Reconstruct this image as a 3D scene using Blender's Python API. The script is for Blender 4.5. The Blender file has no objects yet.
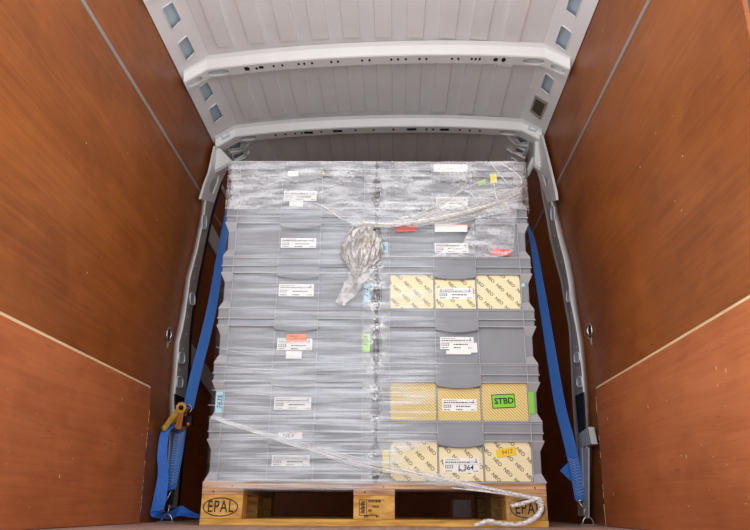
import bpy, bmesh, math, random
from mathutils import Vector, Matrix, noise
random.seed(7)
scn = bpy.context.scene
COL = scn.collection

# ------------------------------------------------------------------ camera
FPX, PIT, YAW, ROL = 689.91, 0.3383, 0.0290, 0.0063
CAM = Vector((0.0711, -2.5262, 0.0605))
_F = Vector((-math.sin(YAW)*math.cos(PIT), math.cos(YAW)*math.cos(PIT), math.sin(PIT)))
_R0 = Vector((math.cos(YAW), math.sin(YAW), 0)); _U0 = _R0.cross(_F)
_R = _R0*math.cos(ROL)+_U0*math.sin(ROL); _U = _U0*math.cos(ROL)-_R0*math.sin(ROL)
cd = bpy.data.cameras.new('camera'); cam = bpy.data.objects.new('camera', cd); COL.objects.link(cam)
cd.sensor_fit = 'HORIZONTAL'; cd.sensor_width = 36; cd.lens = FPX/750*36; cd.clip_start = .02
m3 = Matrix((_R, _U, -_F)).transposed(); cam.matrix_world = Matrix.Translation(CAM) @ m3.to_4x4()
scn.camera = cam

# ------------------------------------------------------------------ daylight and exposure
W = bpy.data.worlds.new('daylight'); scn.world = W; W.use_nodes = True
nt = W.node_tree; nt.nodes.clear()
wo = nt.nodes.new('ShaderNodeOutputWorld'); bg = nt.nodes.new('ShaderNodeBackground')
tc = nt.nodes.new('ShaderNodeTexCoord'); sx = nt.nodes.new('ShaderNodeSeparateXYZ'); rp = nt.nodes.new('ShaderNodeValToRGB')
mp = nt.nodes.new('ShaderNodeMapRange'); mp.inputs[1].default_value = -1; mp.inputs[2].default_value = 1
nt.links.new(tc.outputs['Generated'], sx.inputs[0]); nt.links.new(sx.outputs[2], mp.inputs[0]); nt.links.new(mp.outputs[0], rp.inputs[0])
nt.links.new(rp.outputs[0], bg.inputs[0]); nt.links.new(bg.outputs[0], wo.inputs[0])
e = rp.color_ramp.elements
e[0].position = 0; e[0].color = (1.30, 1.32, 1.34, 1)          # pale sunlit paved yard
e[1].position = 1; e[1].color = (.80, .92, 1.1, 1)
for pos, c in ((.47, (1.26, 1.28, 1.30, 1)), (.53, (1.15, 1.15, 1.15, 1))):
    k = e.new(pos); k.color = c
bg.inputs[1].default_value = 1.0
pl = bpy.data.lights.new('door_portal', 'AREA'); pl.shape = 'RECTANGLE'; pl.size = 1.8; pl.size_y = 1.95
plo = bpy.data.objects.new('door_portal', pl); COL.objects.link(plo)
plo.location = (-.0186, -1.22, .98); plo.rotation_euler = (math.radians(90), 0, 0)
pl.cycles.is_portal = True
vs = scn.view_settings
vs.view_transform = 'Standard'; vs.look = 'None'; vs.exposure = 1.12; vs.gamma = 1; vs.use_curve_mapping = False
scn.cycles.max_bounces = 10; scn.cycles.diffuse_bounces = 6; scn.cycles.transparent_max_bounces = 16

# ------------------------------------------------------------------ measuring helpers
def _ray(u, v): return _F + _R*((u-375)/FPX) - _U*((v-265)/FPX)
def at(u, v, ax, val):                       # point seen at (u,v) on an axis-aligned plane
    d = _ray(u, v); return CAM + d*((val-CAM[ax])/d[ax])
def atp(u, v, p0, n):                        # same on any plane
    d = _ray(u, v); return CAM + d*((Vector(p0)-CAM).dot(n)/d.dot(n))
TH = 0.027
SROT = Matrix.Rotation(TH, 4, 'Z')
def stk(u, v, y=.005):                       # same on the front of the stack, in the stack's own frame
    n = SROT.to_3x3() @ Vector((0, 1, 0)); return SROT.inverted() @ atp(u, v, n*y, n)

XL, XR, XC = -.916, .879, -.0186
ZP = 1.95                                    # top of the plywood
YB, YF = -1.2, 2.1                           # rear sill, bulkhead

# ------------------------------------------------------------------ materials
def newmat(name):
    m = bpy.data.materials.new(name); m.use_nodes = True; t = m.node_tree
    return m, t, t.nodes['Principled BSDF']
def mat(name, col, rough=.5, metal=0, var=0, scale=(20, 20, 20), bump=0, spec=.5):
    m, t, b = newmat(name)
    b.inputs['Roughness'].default_value = rough; b.inputs['Metallic'].default_value = metal
    b.inputs['Specular IOR Level'].default_value = spec
    c = (*col, 1) if len(col) == 3 else col
    b.inputs['Base Color'].default_value = c
    if var or bump:
        tc = t.nodes.new('ShaderNodeTexCoord'); mp = t.nodes.new('ShaderNodeMapping'); n = t.nodes.new('ShaderNodeTexNoise')
        mp.inputs['Scale'].default_value = scale; n.inputs['Scale'].default_value = 1; n.inputs['Detail'].default_value = 6
        t.links.new(tc.outputs['Object'], mp.inputs[0]); t.links.new(mp.outputs[0], n.inputs['Vector'])
        if var:
            r = t.nodes.new('ShaderNodeValToRGB'); t.links.new(n.outputs[0], r.inputs[0])
            r.color_ramp.elements[0].position = .3; r.color_ramp.elements[1].position = .7
            r.color_ramp.elements[0].color = tuple(x*(1-var) for x in c[:3])+(1,)
            r.color_ramp.elements[1].color = tuple(min(1, x*(1+var)) for x in c[:3])+(1,)
            t.links.new(r.outputs[0], b.inputs['Base Color'])
        if bump:
            bp = t.nodes.new('ShaderNodeBump'); bp.inputs['Strength'].default_value = bump; bp.inputs['Distance'].default_value = .002
            t.links.new(n.outputs[0], bp.inputs['Height']); t.links.new(bp.outputs[0], b.inputs['Normal'])
    return m
def plymat(name, dark, mid, light, rough=.42, scuff=.25):
    m, t, b = newmat(name); N = t.nodes.new; L = t.links.new
    b.inputs['Roughness'].default_value = rough; b.inputs['Specular IOR Level'].default_value = .22
    tc = N('ShaderNodeTexCoord')
    def nz(scale, s=1, det=6, dist=0.):
        mp = N('ShaderNodeMapping'); mp.inputs['Scale'].default_value = scale
        n = N('ShaderNodeTexNoise'); n.inputs['Scale'].default_value = s; n.inputs['Detail'].default_value = det; n.inputs['Distortion'].default_value = dist
        L(tc.outputs['Object'], mp.inputs[0]); L(mp.outputs[0], n.inputs['Vector']); return n.outputs[0]
    big = nz((1.2, .9, 1.6), 1, 4, 1.2); grain = nz((30, 2.2, 60), 1, 5, 1.0); mott = nz((9, 5, 9), 1, 5, .8); spk = nz((60, 40, 60), 1, 2)
    def math_(op, a, bb, clamp=False):
        n = N('ShaderNodeMath'); n.operation = op; n.use_clamp = clamp
        for i, q in enumerate((a, bb)):
            if isinstance(q, (int, float)): n.inputs[i].default_value = q
            else: L(q, n.inputs[i])
        return n.outputs[0]
    s = math_('ADD', math_('MULTIPLY', big, .45), math_('ADD', math_('MULTIPLY', grain, .28), math_('MULTIPLY', mott, .27)))
    r = N('ShaderNodeValToRGB'); L(s, r.inputs[0]); el = r.color_ramp.elements
    el[0].position = .38; el[0].color = (*dark, 1); el[1].position = .62; el[1].color = (*light, 1); k = el.new(.5); k.color = (*mid, 1)
    sc = N('ShaderNodeMapRange'); L(spk, sc.inputs[0]); sc.inputs[1].default_value = .72; sc.inputs[2].default_value = .80; sc.inputs[4].default_value = scuff
    mx = N('ShaderNodeMix'); mx.data_type = 'RGBA'; L(sc.outputs[0], mx.inputs[0]); L(r.outputs[0], mx.inputs[6]); mx.inputs[7].default_value = (.55, .38, .26, 1)
    scr = nz((40, 7, 150), 1, 2, 1.5); m2 = N('ShaderNodeMapRange'); L(scr, m2.inputs[0]); m2.inputs[1].default_value = .66; m2.inputs[2].default_value = .74; m2.inputs[4].default_value = scuff
    mx2 = N('ShaderNodeMix'); mx2.data_type = 'RGBA'; L(m2.outputs[0], mx2.inputs[0]); L(mx.outputs[2], mx2.inputs[6]); mx2.inputs[7].default_value = (.06, .022, .01, 1)
    L(mx2.outputs[2], b.inputs['Base Color'])
    bp = N('ShaderNodeBump'); bp.inputs['Strength'].default_value = .05; bp.inputs['Distance'].default_value = .002; L(grain, bp.inputs['Height']); L(bp.outputs[0], b.inputs['Normal'])
    return m
def woodmat(name, a, b_, scale=(4, 40, 60), rough=.75):
    m, t, b = newmat(name); N = t.nodes.new; L = t.links.new
    b.inputs['Roughness'].default_value = rough; b.inputs['Specular IOR Level'].default_value = .2
    tc = N('ShaderNodeTexCoord'); mp = N('ShaderNodeMapping'); mp.inputs['Scale'].default_value = scale
    n = N('ShaderNodeTexNoise'); n.inputs['Scale'].default_value = 1; n.inputs['Detail'].default_value = 8; n.inputs['Distortion'].default_value = .7
    L(tc.outputs['Object'], mp.inputs[0]); L(mp.outputs[0], n.inputs['Vector'])
    r = N('ShaderNodeValToRGB'); L(n.outputs[0], r.inputs[0]); el = r.color_ramp.elements
    el[0].position = .3; el[0].color = (*a, 1); el[1].position = .65; el[1].color = (*b_, 1); L(r.outputs[0], b.inputs['Base Color'])
    return m
def filmmat(name, scale, lo, hi, fmin, fmax, col=(.86, .88, .9), scale2=None, gloss=.35, rough=.22, bump=.6, layered=False, det=7):
    m = bpy.data.materials.new(name); m.use_nodes = True; t = m.node_tree; t.nodes.clear(); N = t.nodes.new; L = t.links.new
    tc = N('ShaderNodeTexCoord'); mp = N('ShaderNodeMapping'); mp.inputs['Scale'].default_value = scale
    n = N('ShaderNodeTexNoise'); n.inputs['Scale'].default_value = 1; n.inputs['Detail'].default_value = det; n.inputs['Roughness'].default_value = .6; n.inputs['Distortion'].default_value = .4
    L(tc.outputs['Object'], mp.inputs[0]); L(mp.outputs[0], n.inputs['Vector']); src = n.outputs[0]
    if scale2:
        mp2 = N('ShaderNodeMapping'); mp2.inputs['Scale'].default_value = scale2; n2 = N('ShaderNodeTexNoise'); n2.inputs['Scale'].default_value = 1; n2.inputs['Detail'].default_value = 5
        L(tc.outputs['Object'], mp2.inputs[0]); L(mp2.outputs[0], n2.inputs['Vector'])
        ad = N('ShaderNodeMath'); ad.operation = 'ADD'; L(src, ad.inputs[0]); L(n2.outputs[0], ad.inputs[1])
        h = N('ShaderNodeMath'); h.operation = 'MULTIPLY'; L(ad.outputs[0], h.inputs[0]); h.inputs[1].default_value = .5; src = h.outputs[0]
    mr = N('ShaderNodeMapRange'); L(src, mr.inputs[0]); mr.inputs[1].default_value = lo; mr.inputs[2].default_value = hi; mr.inputs[3].default_value = fmin; mr.inputs[4].default_value = fmax
    if layered:
        at_ = N('ShaderNodeAttribute'); at_.attribute_name = 'layers'; mu = N('ShaderNodeMath'); mu.operation = 'MULTIPLY'; L(mr.outputs[0], mu.inputs[0]); L(at_.outputs['Fac'], mu.inputs[1]); mr = mu
    tr = N('ShaderNodeBsdfTransparent'); df = N('ShaderNodeBsdfDiffuse'); df.inputs[0].default_value = (*col, 1)
    gl = N('ShaderNodeBsdfGlossy'); gl.inputs[0].default_value = (1, 1, 1, 1); gl.inputs[1].default_value = rough
    bp = N('ShaderNodeBump'); bp.inputs['Strength'].default_value = bump; bp.inputs['Distance'].default_value = .004; L(src, bp.inputs['Height']); L(bp.outputs[0], gl.inputs['Normal']); L(bp.outputs[0], df.inputs['Normal'])
    m1 = N('ShaderNodeMixShader'); m1.inputs[0].default_value = gloss; L(df.outputs[0], m1.inputs[1]); L(gl.outputs[0], m1.inputs[2])
    m2 = N('ShaderNodeMixShader'); L(mr.outputs[0], m2.inputs[0]); L(tr.outputs[0], m2.inputs[1]); L(m1.outputs[0], m2.inputs[2])
    o = N('ShaderNodeOutputMaterial'); L(m2.outputs[0], o.inputs[0]); return m
def stripemat(name, c1, c2, freq, dirv, rough=.7, spread=.3):
    m, t, b = newmat(name); N = t.nodes.new; L = t.links.new; b.inputs['Roughness'].default_value = rough
    tc = N('ShaderNodeTexCoord'); w = N('ShaderNodeVectorMath'); w.operation = 'DOT_PRODUCT'; w.inputs[1].default_value = dirv
    L(tc.outputs['Object'], w.inputs[0]); s = N('ShaderNodeMath'); s.operation = 'MULTIPLY'; s.inputs[1].default_value = freq; L(w.outputs['Value'], s.inputs[0])
    f = N('ShaderNodeMath'); f.operation = 'FRACT'; L(s.outputs[0], f.inputs[0])
    r = N('ShaderNodeValToRGB'); L(f.outputs[0], r.inputs[0]); el = r.color_ramp.elements
    el[0].position = .5-spread/2; el[0].color = (*c1, 1); el[1].position = .5+spread/2; el[1].color = (*c2, 1); k = el.new(.97); k.color = (*c2, 1); k = el.new(1.); k.color = (*c1, 1)
    L(r.outputs[0], b.inputs['Base Color']); return m

M = {}
M['ply'] = plymat('plywood_wall', (.20, .054, .010), (.275, .077, .015), (.345, .103, .021))
M['ply_low'] = plymat('plywood_low', (.33, .090, .026), (.42, .122, .039), (.50, .158, .054), rough=.5, scuff=.45)
M['raw'] = woodmat('raw_ply_edge', (.55, .36, .17), (.78, .57, .32), (10, 6, 200))
M['floor'] = woodmat('floor_ply', (.34, .20, .15), (.52, .34, .265), (30, 3, 20), .6)
M['roof'] = mat('roof_paint', (.86, .85, .855), .45, var=.03, scale=(6, 6, 6))
M['steel'] = mat('body_paint', (.83, .83, .82), .35, var=.03, scale=(8, 8, 8))
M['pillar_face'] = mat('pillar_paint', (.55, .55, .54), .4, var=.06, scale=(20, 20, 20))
M['skin'] = mat('outer_skin_paint', (.60, .72, .80), .3)
M['alu'] = mat('aluminium_strip', (.30, .265, .24), .45, metal=.2, var=.1, scale=(30, 2, 30))
M['dark'] = mat('flat_black', (.006, .006, .006), .6)  # plain black: left pillar's edge strip and the painted dark of pillar hollows
M['hole'] = mat('near_black', (.01, .01, .011), .8)  # near-black: shade inside holes given as colour; also the film knot
M['crate'] = mat('grey_crate_plastic', (.235, .240, .258), .45, var=.08, scale=(9, 9, 9))
M['crate_rib_lit'] = mat('grey_crate_lit_rib', (.36, .355, .365), .42, var=.08, scale=(9, 9, 9))  # same plastic made lighter: light on the rib edges put into the colour
M['block'] = woodmat('pallet_block_wood', (.42, .19, .035), (.78, .45, .12), (14, 60, 40))
M['block_chip'] = woodmat('pressed_chip_block', (.30, .17, .05), (.58, .34, .11), (70, 70, 70))
M['deck'] = woodmat('pallet_deck_wood', (.24, .11, .05), (.70, .42, .22), (5, 40, 70))
M['base'] = woodmat('pallet_base_wood', (.38, .18, .035), (.80, .46, .11), (6, 30, 80))
M['ink'] = mat('black_ink', (.015, .012, .01), .7)
M['neo_card'] = mat('cream_card', (.87, .75, .46), .7, var=.04, scale=(15, 15, 15))
M['fine_card'] = stripemat('fine_print_card', (.56, .38, .12), (.82, .66, .27), 122, (.707, 0, .707), spread=.35)
M['neo_ink'] = mat('brown_black_ink', (.045, .032, .018), .7)
M['label'] = mat('white_label_paper', (.85, .84, .80), .6, var=.03, scale=(40, 40, 40))
M['print'] = mat('label_print', (.10, .10, .11), .7)
M['print_soft'] = mat('label_code_print', (.26, .26, .27), .7)
M['blue_print'] = mat('label_mark_blue', (.22, .24, .55), .7)
M['cyan'] = mat('light_blue_tape', (.38, .70, .80), .55)
M['green'] = mat('green_tape', (.20, .62, .012), .5)
M['lime'] = mat('lime_tape', (.42, .82, .10), .5)
M['yellow'] = mat('yellow_tape', (.86, .72, .02), .5)
M['amber'] = mat('amber_tape', (.86, .58, .01), .5)
M['orange'] = mat('orange_tape', (.88, .20, .025), .5)
M['red'] = mat('red_tape', (.80, .055, .03), .5)
M['redink'] = mat('red_edge_print', (.75, .25, .22), .6)
M['brownink'] = mat('brown_marker', (.45, .16, .02), .6)
M['web'] = stripemat('blue_webbing', (.022, .125, .50), (.06, .27, .80), 150, (.3, 0, 1), .7, .5)
M['web_plain'] = mat('blue_webbing_tail', (.035, .20, .78), .6, var=.12, scale=(120, 120, 120))
M['stitch'] = mat('pale_stitching', (.45, .55, .70), .8)
M['gold'] = mat('zinc_gold', (.78, .47, .08), .3, metal=.55, var=.25, scale=(60, 60, 60))
M['copper'] = mat('zinc_copper', (.55, .20, .05), .35, metal=.7, var=.2, scale=(60, 60, 60))
M['black_metal'] = mat('black_steel', (.02, .02, .02), .4, metal=.5)
M['chrome'] = mat('bright_wire', (.62, .60, .55), .25, metal=.9)
M['vent'] = mat('brown_vent_mesh', (.10, .075, .05), .7)
M['vent_frame'] = mat('beige_vent_frame', (.36, .31, .25), .6)
M['film'] = filmmat('stretch_film_streaks', (2.6, 2.6, 210), .44, .61, .04, .34, (.76, .82, .88), scale2=(4, 4, 40), gloss=.2, bump=.25, layered=True, det=3)
M['film2'] = filmmat('stretch_film_crinkled', (190, 60, 160), .43, .59, .05, .56, (.80, .79, .80), scale2=(10, 10, 45), rough=.2, gloss=.25, layered=True, det=2)
M['film3'] = filmmat('stretch_film_sparkle', (150, 30, 190), .50, .62, .02, .75, (.90, .92, .92), scale2=(14, 14, 34), rough=.2, gloss=.2, layered=True, det=2)
M['film_rope'] = filmmat('stretch_film_twisted', (40, 40, 220), .38, .62, .06, .55, (.74, .70, .67), rough=.3, gloss=.2)
M['film_bag'] = filmmat('stretch_film_bunched', (30, 30, 22), .38, .62, .18, .62, (.52, .455, .41), rough=.25, gloss=.3, bump=.5, det=3)
M['film_white'] = filmmat('stretch_film_white_tail', (60, 60, 160), .36, .58, .15, .85, (.90, .88, .86), rough=.3, gloss=.15, det=3)
M['film_thread'] = filmmat('stretch_film_thread', (9, 40, 40), .36, .62, .1, .7, (.92, .92, .92), rough=.3, gloss=.15)

# ------------------------------------------------------------------ mesh helpers
def obj(name, bm, m, parent=None, smooth=False, kind=None):
    me = bpy.data.meshes.new(name); bm.normal_update(); bm.to_mesh(me); bm.free()
    if smooth:
        for p in me.polygons: p.use_smooth = True
    o = bpy.data.objects.new(name, me); COL.objects.link(o)
    if m: me.materials.append(M[m] if isinstance(m, str) else m)
    if parent: o.parent = parent
    elif kind: o['kind'] = kind
    return o
def struct(name, bm, m, parent=None, smooth=False): return obj(name, bm, m, parent, smooth, 'structure')
def thing(name, label, cat, loc=(0, 0, 0), rz=0, group=None):
    o = bpy.data.objects.new(name, None); COL.objects.link(o); o.location = loc; o.rotation_euler = (0, 0, rz)
    o.empty_display_size = .05; o['label'] = label; o['category'] = cat
    if group: o['group'] = group
    return o
def tag(o, label, cat, group=None):
    o['label'] = label; o['category'] = cat
    if group: o['group'] = group
    return o
def box(bm, x0, x1, y0, y1, z0, z1, bev=0):
    v = [bm.verts.new((x, y, z)) for z in (z0, z1) for y in (y0, y1) for x in (x0, x1)]
    fs = [bm.faces.new([v[i] for i in q]) for q in ((0, 2, 3, 1), (4, 5, 7, 6), (0, 1, 5, 4), (2, 6, 7, 3), (0, 4, 6, 2), (1, 3, 7, 5))]
    if bev:
        es = list({e for f in fs for e in f.edges}); bmesh.ops.bevel(bm, geom=es, offset=bev, segments=2, affect='EDGES', profile=.5)
def nb(*a, **k):
    bm = bmesh.new(); box(bm, *a, **k); return bm
def prism(bm, pts, ext):                     # polygon (3-D points) pushed along ext
    ext = Vector(ext); a = [bm.verts.new(p) for p in pts]; b = [bm.verts.new(Vector(p)+ext) for p in pts]
    bm.faces.new(a); bm.faces.new(b[::-1]); n = len(pts)
    for i in range(n): bm.faces.new((a[i], b[i], b[(i+1) % n], a[(i+1) % n]))
    bmesh.ops.recalc_face_normals(bm, faces=bm.faces)
def tube(bm, pts, r, seg=8, closed=False):
    pts = [Vector(p) for p in pts]; rings = []; n = len(pts); prev = None
    for i, p in enumerate(pts):
        if closed: d = pts[(i+1) % n]-pts[i-1]
        else: d = pts[min(i+1, n-1)]-pts[max(i-1, 0)]
        d.normalize()
        if prev is None:
            a = d.orthogonal().normalized()
        else:
            a = (prev - d*prev.dot(d)).normalized()
        prev = a; b = d.cross(a); rr = r[i] if isinstance(r, (list, tuple)) else r
        rings.append([bm.verts.new(p+(a*math.cos(t)+b*math.sin(t))*rr) for t in [2*math.pi*k/seg for k in range(seg)]])
    for i in range(n if closed else n-1):
        A, B = rings[i], rings[(i+1) % n]
        for k in range(seg): bm.faces.new((A[k], A[(k+1) % seg], B[(k+1) % seg], B[k]))
    if not closed: bm.faces.new(rings[0][::-1]); bm.faces.new(rings[-1])
    bmesh.ops.recalc_face_normals(bm, faces=bm.faces)
def plate(outer, holes, fn, thick, dens=None):
    """2-D outline with holes, filled, mapped to 3-D with fn(x,y,depth) and given thickness"""
    bm = bmesh.new()
    def loop(pts):
        if dens:
            q = []
            for i, p in enumerate(pts):
                p2 = pts[(i+1) % len(pts)]; L = math.hypot(p2[0]-p[0], p2[1]-p[1]); n = max(1, int(L/dens))
                q += [(p[0]+(p2[0]-p[0])*j/n, p[1]+(p2[1]-p[1])*j/n) for j in range(n)]
            pts = q
        vs = [bm.verts.new((p[0], p[1], 0)) for p in pts]
        return [bm.edges.new((vs[i], vs[(i+1) % len(vs)])) for i in range(len(vs))]
    es = loop(outer)
    for h in holes: es += loop(h)
    bmesh.ops.triangle_fill(bm, use_beauty=True, use_dissolve=False, edges=es)
    r = bmesh.ops.extrude_face_region(bm, geom=bm.faces[:])
    for v in [g for g in r['geom'] if isinstance(g, bmesh.types.BMVert)]: v.co.z = thick
    for v in bm.verts: v.co = fn(v.co.x, v.co.y, v.co.z)
    bmesh.ops.recalc_face_normals(bm, faces=bm.faces); return bm
def ribbon(bm, pts, wv, t=.0025, n=6):
    """flat strap through pts (Catmull-Rom), wv = half-width vectors"""
    P = [Vector(p) for p in pts]; Wd = [Vector(w) for w in wv]
    def cr(a, b, c, d, s): return .5*((2*b)+(c-a)*s+(2*a-5*b+4*c-d)*s*s+(3*b-a-3*c+d)*s**3)
    Q, V = [], []
    for i in range(len(P)-1):
        for j in range(n):
            s = j/n; g = lambda A: cr(A[max(i-1, 0)], A[i], A[i+1], A[min(i+2, len(A)-1)], s)
            Q.append(g(P)); V.append(g(Wd))
    Q.append(P[-1]); V.append(Wd[-1]); rings = []
    for i, p in enumerate(Q):
        d = (Q[min(i+1, len(Q)-1)]-Q[max(i-1, 0)]).normalized(); w = V[i]; nn = d.cross(w).normalized()*(t/2)
        rings.append([bm.verts.new(p+w+nn), bm.verts.new(p-w+nn), bm.verts.new(p-w-nn), bm.verts.new(p+w-nn)])
    for A, B in zip(rings, rings[1:]):
        for k in range(4): bm.faces.new((A[k], A[(k+1) % 4], B[(k+1) % 4], B[k]))
    bm.faces.new(rings[0]); bm.faces.new(rings[-1]); bmesh.ops.recalc_face_normals(bm, faces=bm.faces)
    return Q, V
def text_bm(s, h, bold=0, shear=0, space=1):
    """letters as flat mesh, cap height about h, centred, lying in x-z facing -y"""
    c = bpy.data.curves.new('lettering_curve', 'FONT'); c.body = s; c.size = h/.7; c.align_x = 'CENTER'; c.align_y = 'CENTER'; c.shear = shear; c.space_character = space
    c.resolution_u = 3; c.offset = bold
    o = bpy.data.objects.new('lettering_curve', c); COL.objects.link(o); bpy.context.view_layer.update()
    dg = bpy.context.evaluated_depsgraph_get(); me = bpy.data.meshes.new_from_object(o.evaluated_get(dg))
    bm = bmesh.new(); bm.from_mesh(me); bpy.data.objects.remove(o); bpy.data.curves.remove(c); bpy.data.meshes.remove(me)
    for v in bm.verts: v.co = Vector((v.co.x, 0, v.co.y))
    return bm
def bm_merge(dst, src, mx=None):
    if mx: bmesh.ops.transform(src, matrix=mx, verts=src.verts)
    me = bpy.data.meshes.new('tmp'); src.to_mesh(me); dst.from_mesh(me); bpy.data.meshes.remove(me); src.free()
T = Matrix.Translation
def RY(a): return Matrix.Rotation(a, 4, 'Y')

# ------------------------------------------------------------------ the van: floor, walls, roof
struct('floor', nb(XL-.05, XR+.05, YB, YF, -.04, 0), 'floor')
ZS0, ZS1 = 1.569, 1.581
for side, X, s in (('left', XL, -1), ('right', XR, 1)):
    x0, x1 = sorted((X, X+s*.012))
    w = struct('wall_'+side, nb(x0, x1, YB, YF, 0, ZS0-.002), 'ply')
    struct('upper_panel', nb(x0, x1, YB, YF, ZS1+.002, ZP), 'ply', w)
    t = struct('trim_'+('1' if s < 0 else '2'), nb(*sorted((X-s*.003, X+s*.004)), YB, YF, ZS0-.004, ZS1+.004, bev=.0015), 'alu')
    # lower boards over the wheel arches, with a bare sawn top edge
    xi = X-s*.030; ztop = .509; ye = .20
    b = bmesh.new()
    prism(b, [(X-s*.001, ye, 0), (xi, ye+.012, 0), (xi, ye-.026, ztop-.012), (X-s*.001, ye-.038, ztop-.012)], (0, 0, 0.0001)) if False else None
    o = [(ye+.012, .002), (ye-.026, ztop-.011), (YB+.02, ztop-.011), (YB+.02, .002)]
    prism(b, [(xi, y, z) for y, z in o], (s*.028, 0, 0)); bb = struct('baseboard_'+side, b, 'ply_low')
    b = bmesh.new(); prism(b, [(xi+s*.0005, YB+.02, ztop-.011), (xi+s*.007, YB+.02, ztop), (xi+s*.028, YB+.02, ztop), (xi+s*.028, YB+.02, ztop-.011)], (0, ye-.026-YB-.02, 0))
    struct('sawn_edge', b, 'raw', bb)
    b = bmesh.new()                                           # chipped front edge of the board
    for k in range(26):
        z = random.uniform(.02, .46); h = random.uniform(.004, .022); yy = ye+.012-.038*z/ztop
        if s > 0 and k > 14: z = random.uniform(0, .05); h = .03; yy = ye+.012
        dz = random.uniform(.0005, .002)
        prism(b, [(xi-s*.0008, yy+.0005, z), (xi-s*.0008, yy-dz, z+h*.3), (xi-s*.0008, yy+.0005, z+h)], (s*.004, 0, 0))
    struct('chipped_edge', b, 'raw', bb)
    # screws and dings in the panels
    b = bmesh.new()
    for k in range(22 if s < 0 else 22):
        yy, zz = random.uniform(-.9, .25), random.uniform(.05, .45); r = random.choice((.0008, .001, .0012, .0015, .004))
        prism(b, [(xi-s*.0006, yy+r*.4*math.cos(a)*random.uniform(.5, 1.2), zz+r*1.4*math.sin(a)) for a in [k2*math.pi/3 for k2 in range(6)]], (s*.001, 0, 0))
    struct('chips', b, 'raw', bb)
    b = bmesh.new()
    for k in range(26):
        yy, zz = random.uniform(-.8, .5), random.uniform(.6, 1.9); r = random.choice((.0007, .0009, .0012, .0025))
        prism(b, [(X-s*.0006, yy+r*.5*math.cos(a), zz+r*1.3*math.sin(a)) for a in [k2*math.pi/3 for k2 in range(6)]], (s*.001, 0, 0))
    struct('chips', b, 'raw', w)
struct('wall_front', nb(XL-.08, XR+.08, YF, YF+.02, 0, 2.2), 'ply')
# painted outer skin behind the inner panels
struct('wall_outer_left', nb(XL-.085, XL-.08, YB, YF, -.04, 2.2), 'skin')
struct('wall_outer_right', nb(XR+.08, XR+.085, YB, YF, -.04, 2.2), 'skin')
struct('ceiling_outer', nb(XL-.085, XR+.085, YB, YF, 2.16, 2.165), 'skin')

def roofz(x):                                # inner roof skin, arched
    t = min(1, abs(x-XC)/.76); return 2.072-.052*t**2.2
XE = .76                                     # where the arch meets the side rails
# ceiling: corrugated sheet, alternate strips stand proud
cb = bmesh.new(); NX = 42
xs = [XC-XE+2*XE*i/NX for i in range(NX+1)]
ys = (YB, YF)
vv = [[cb.verts.new((x, y, roofz(x)+.008)) for y in ys] for x in xs]
for i in range(NX): cb.faces.new((vv[i][0], vv[i][1], vv[i+1][1], vv[i+1][0]))
ceil = struct('ceiling', cb, 'roof')
cb = bmesh.new(); pitch = .0715
secs = ((YB+.05, -.50), (-.34, .088), (.245, .705), (.86, YF-.02))
k = 0; x = XC-XE+.055
while x < XC+XE-.10:
    for (ya, yb2) in secs:
        e0 = .012
        for (xa, xb, h) in ((x, x+pitch, .0),):
            q = []
            for (yy, zz) in ((ya, .008), (ya+e0, 0), (yb2-e0, 0), (yb2, .008)):
                q.append([cb.verts.new((xx, yy, roofz(xx)+dz)) for xx, dz in ((xa-.004, .009), (xa, zz-.004), (xb, zz-.004), (xb+.004, .009))])
            for r0, r1 in zip(q, q[1:]):
                for c in range(3): cb.faces.new((r0[c], r1[c], r1[c+1], r0[c+1]))
    x += 2*pitch; k += 1
bmesh.ops.recalc_face_normals(cb, faces=cb.faces)
struct('raised_strips', cb, 'roof', ceil)

# side rails with punched holes
def rail(side, holes_px, name):
    s = -1 if side == 'left' else 1; X = XL if s < 0 else XR
    A = Vector((X-s*.004, 0, ZP-.012)); B = Vector((XC+s*XE, 0, roofz(XC+s*XE)+.006)); d = (B-A); Lr = d.length; d.normalize()
    n = Vector((0, 1, 0)).cross(d); n.normalize()
    if n.z > 0: n = -n                       # faces into the van
    def uv(px):
        p = atp(px[0], px[1], A, n); return (p.y, (p-A).dot(d))
    hs = []
    for h in holes_px:
        q = [uv(p) for p in h]; hs.append(q)
    bmr = plate([(YB, 0), (YF, 0), (YF, Lr), (YB, Lr)], hs, lambda a, b, c: A+d*b+Vector((0, a, 0))-n*c, .004)
    o = struct(name, bmr, 'roof')
    b = bmesh.new(); e_ = d*.03
    prism(b, [A-n*.034-e_+Vector((0, YB, 0)), B-n*.034+e_+Vector((0, YB, 0)), B-n*.034+e_+Vector((0, YF, 0)), A-n*.034-e_+Vector((0, YF, 0))], -n*.002); struct('rail_backing', b, 'skin', o)
    return o, A, d, n, uv, hs
LH = [[(161.7, 8.5), (172, 1), (181.5, 19.8), (172, 30)], [(177.7, 43.4), (187, 35), (195, 52), (186, 61)],
      [(198.5, 87.7), (207, 81), (213.6, 93.4), (206, 102)], [(208.5, 109), (216.4, 103), (223, 116), (214.5, 123.4)],
      [(225, 140), (238, 139), (242, 142), (240, 148), (229.6, 149.4)], [(231.5, 154.5), (243, 151), (244.3, 154.5), (234, 160)]]
RH = [[(570, -4), (583, -3), (576, 17.5), (566, 10)], [(561.7, 24.2), (572, 32.5), (565.5, 51), (555, 43.4)],
      [(546, 72.6), (554.5, 80), (549, 95), (540.4, 87.7)], [(536, 95), (547.7, 102.6), (540.8, 118.7), (530.8, 110)],
      [(516, 136.6), (522, 132.5), (530, 134), (528.5, 142), (520, 143)], [(516, 146), (525, 150), (523.4, 154.5), (515, 151.5)], [(512, 157.5), (518, 162), (517, 165), (511, 160)]]
railL = rail('left', LH, 'trim_5'); railR = rail('right', RH, 'trim_6')
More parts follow.
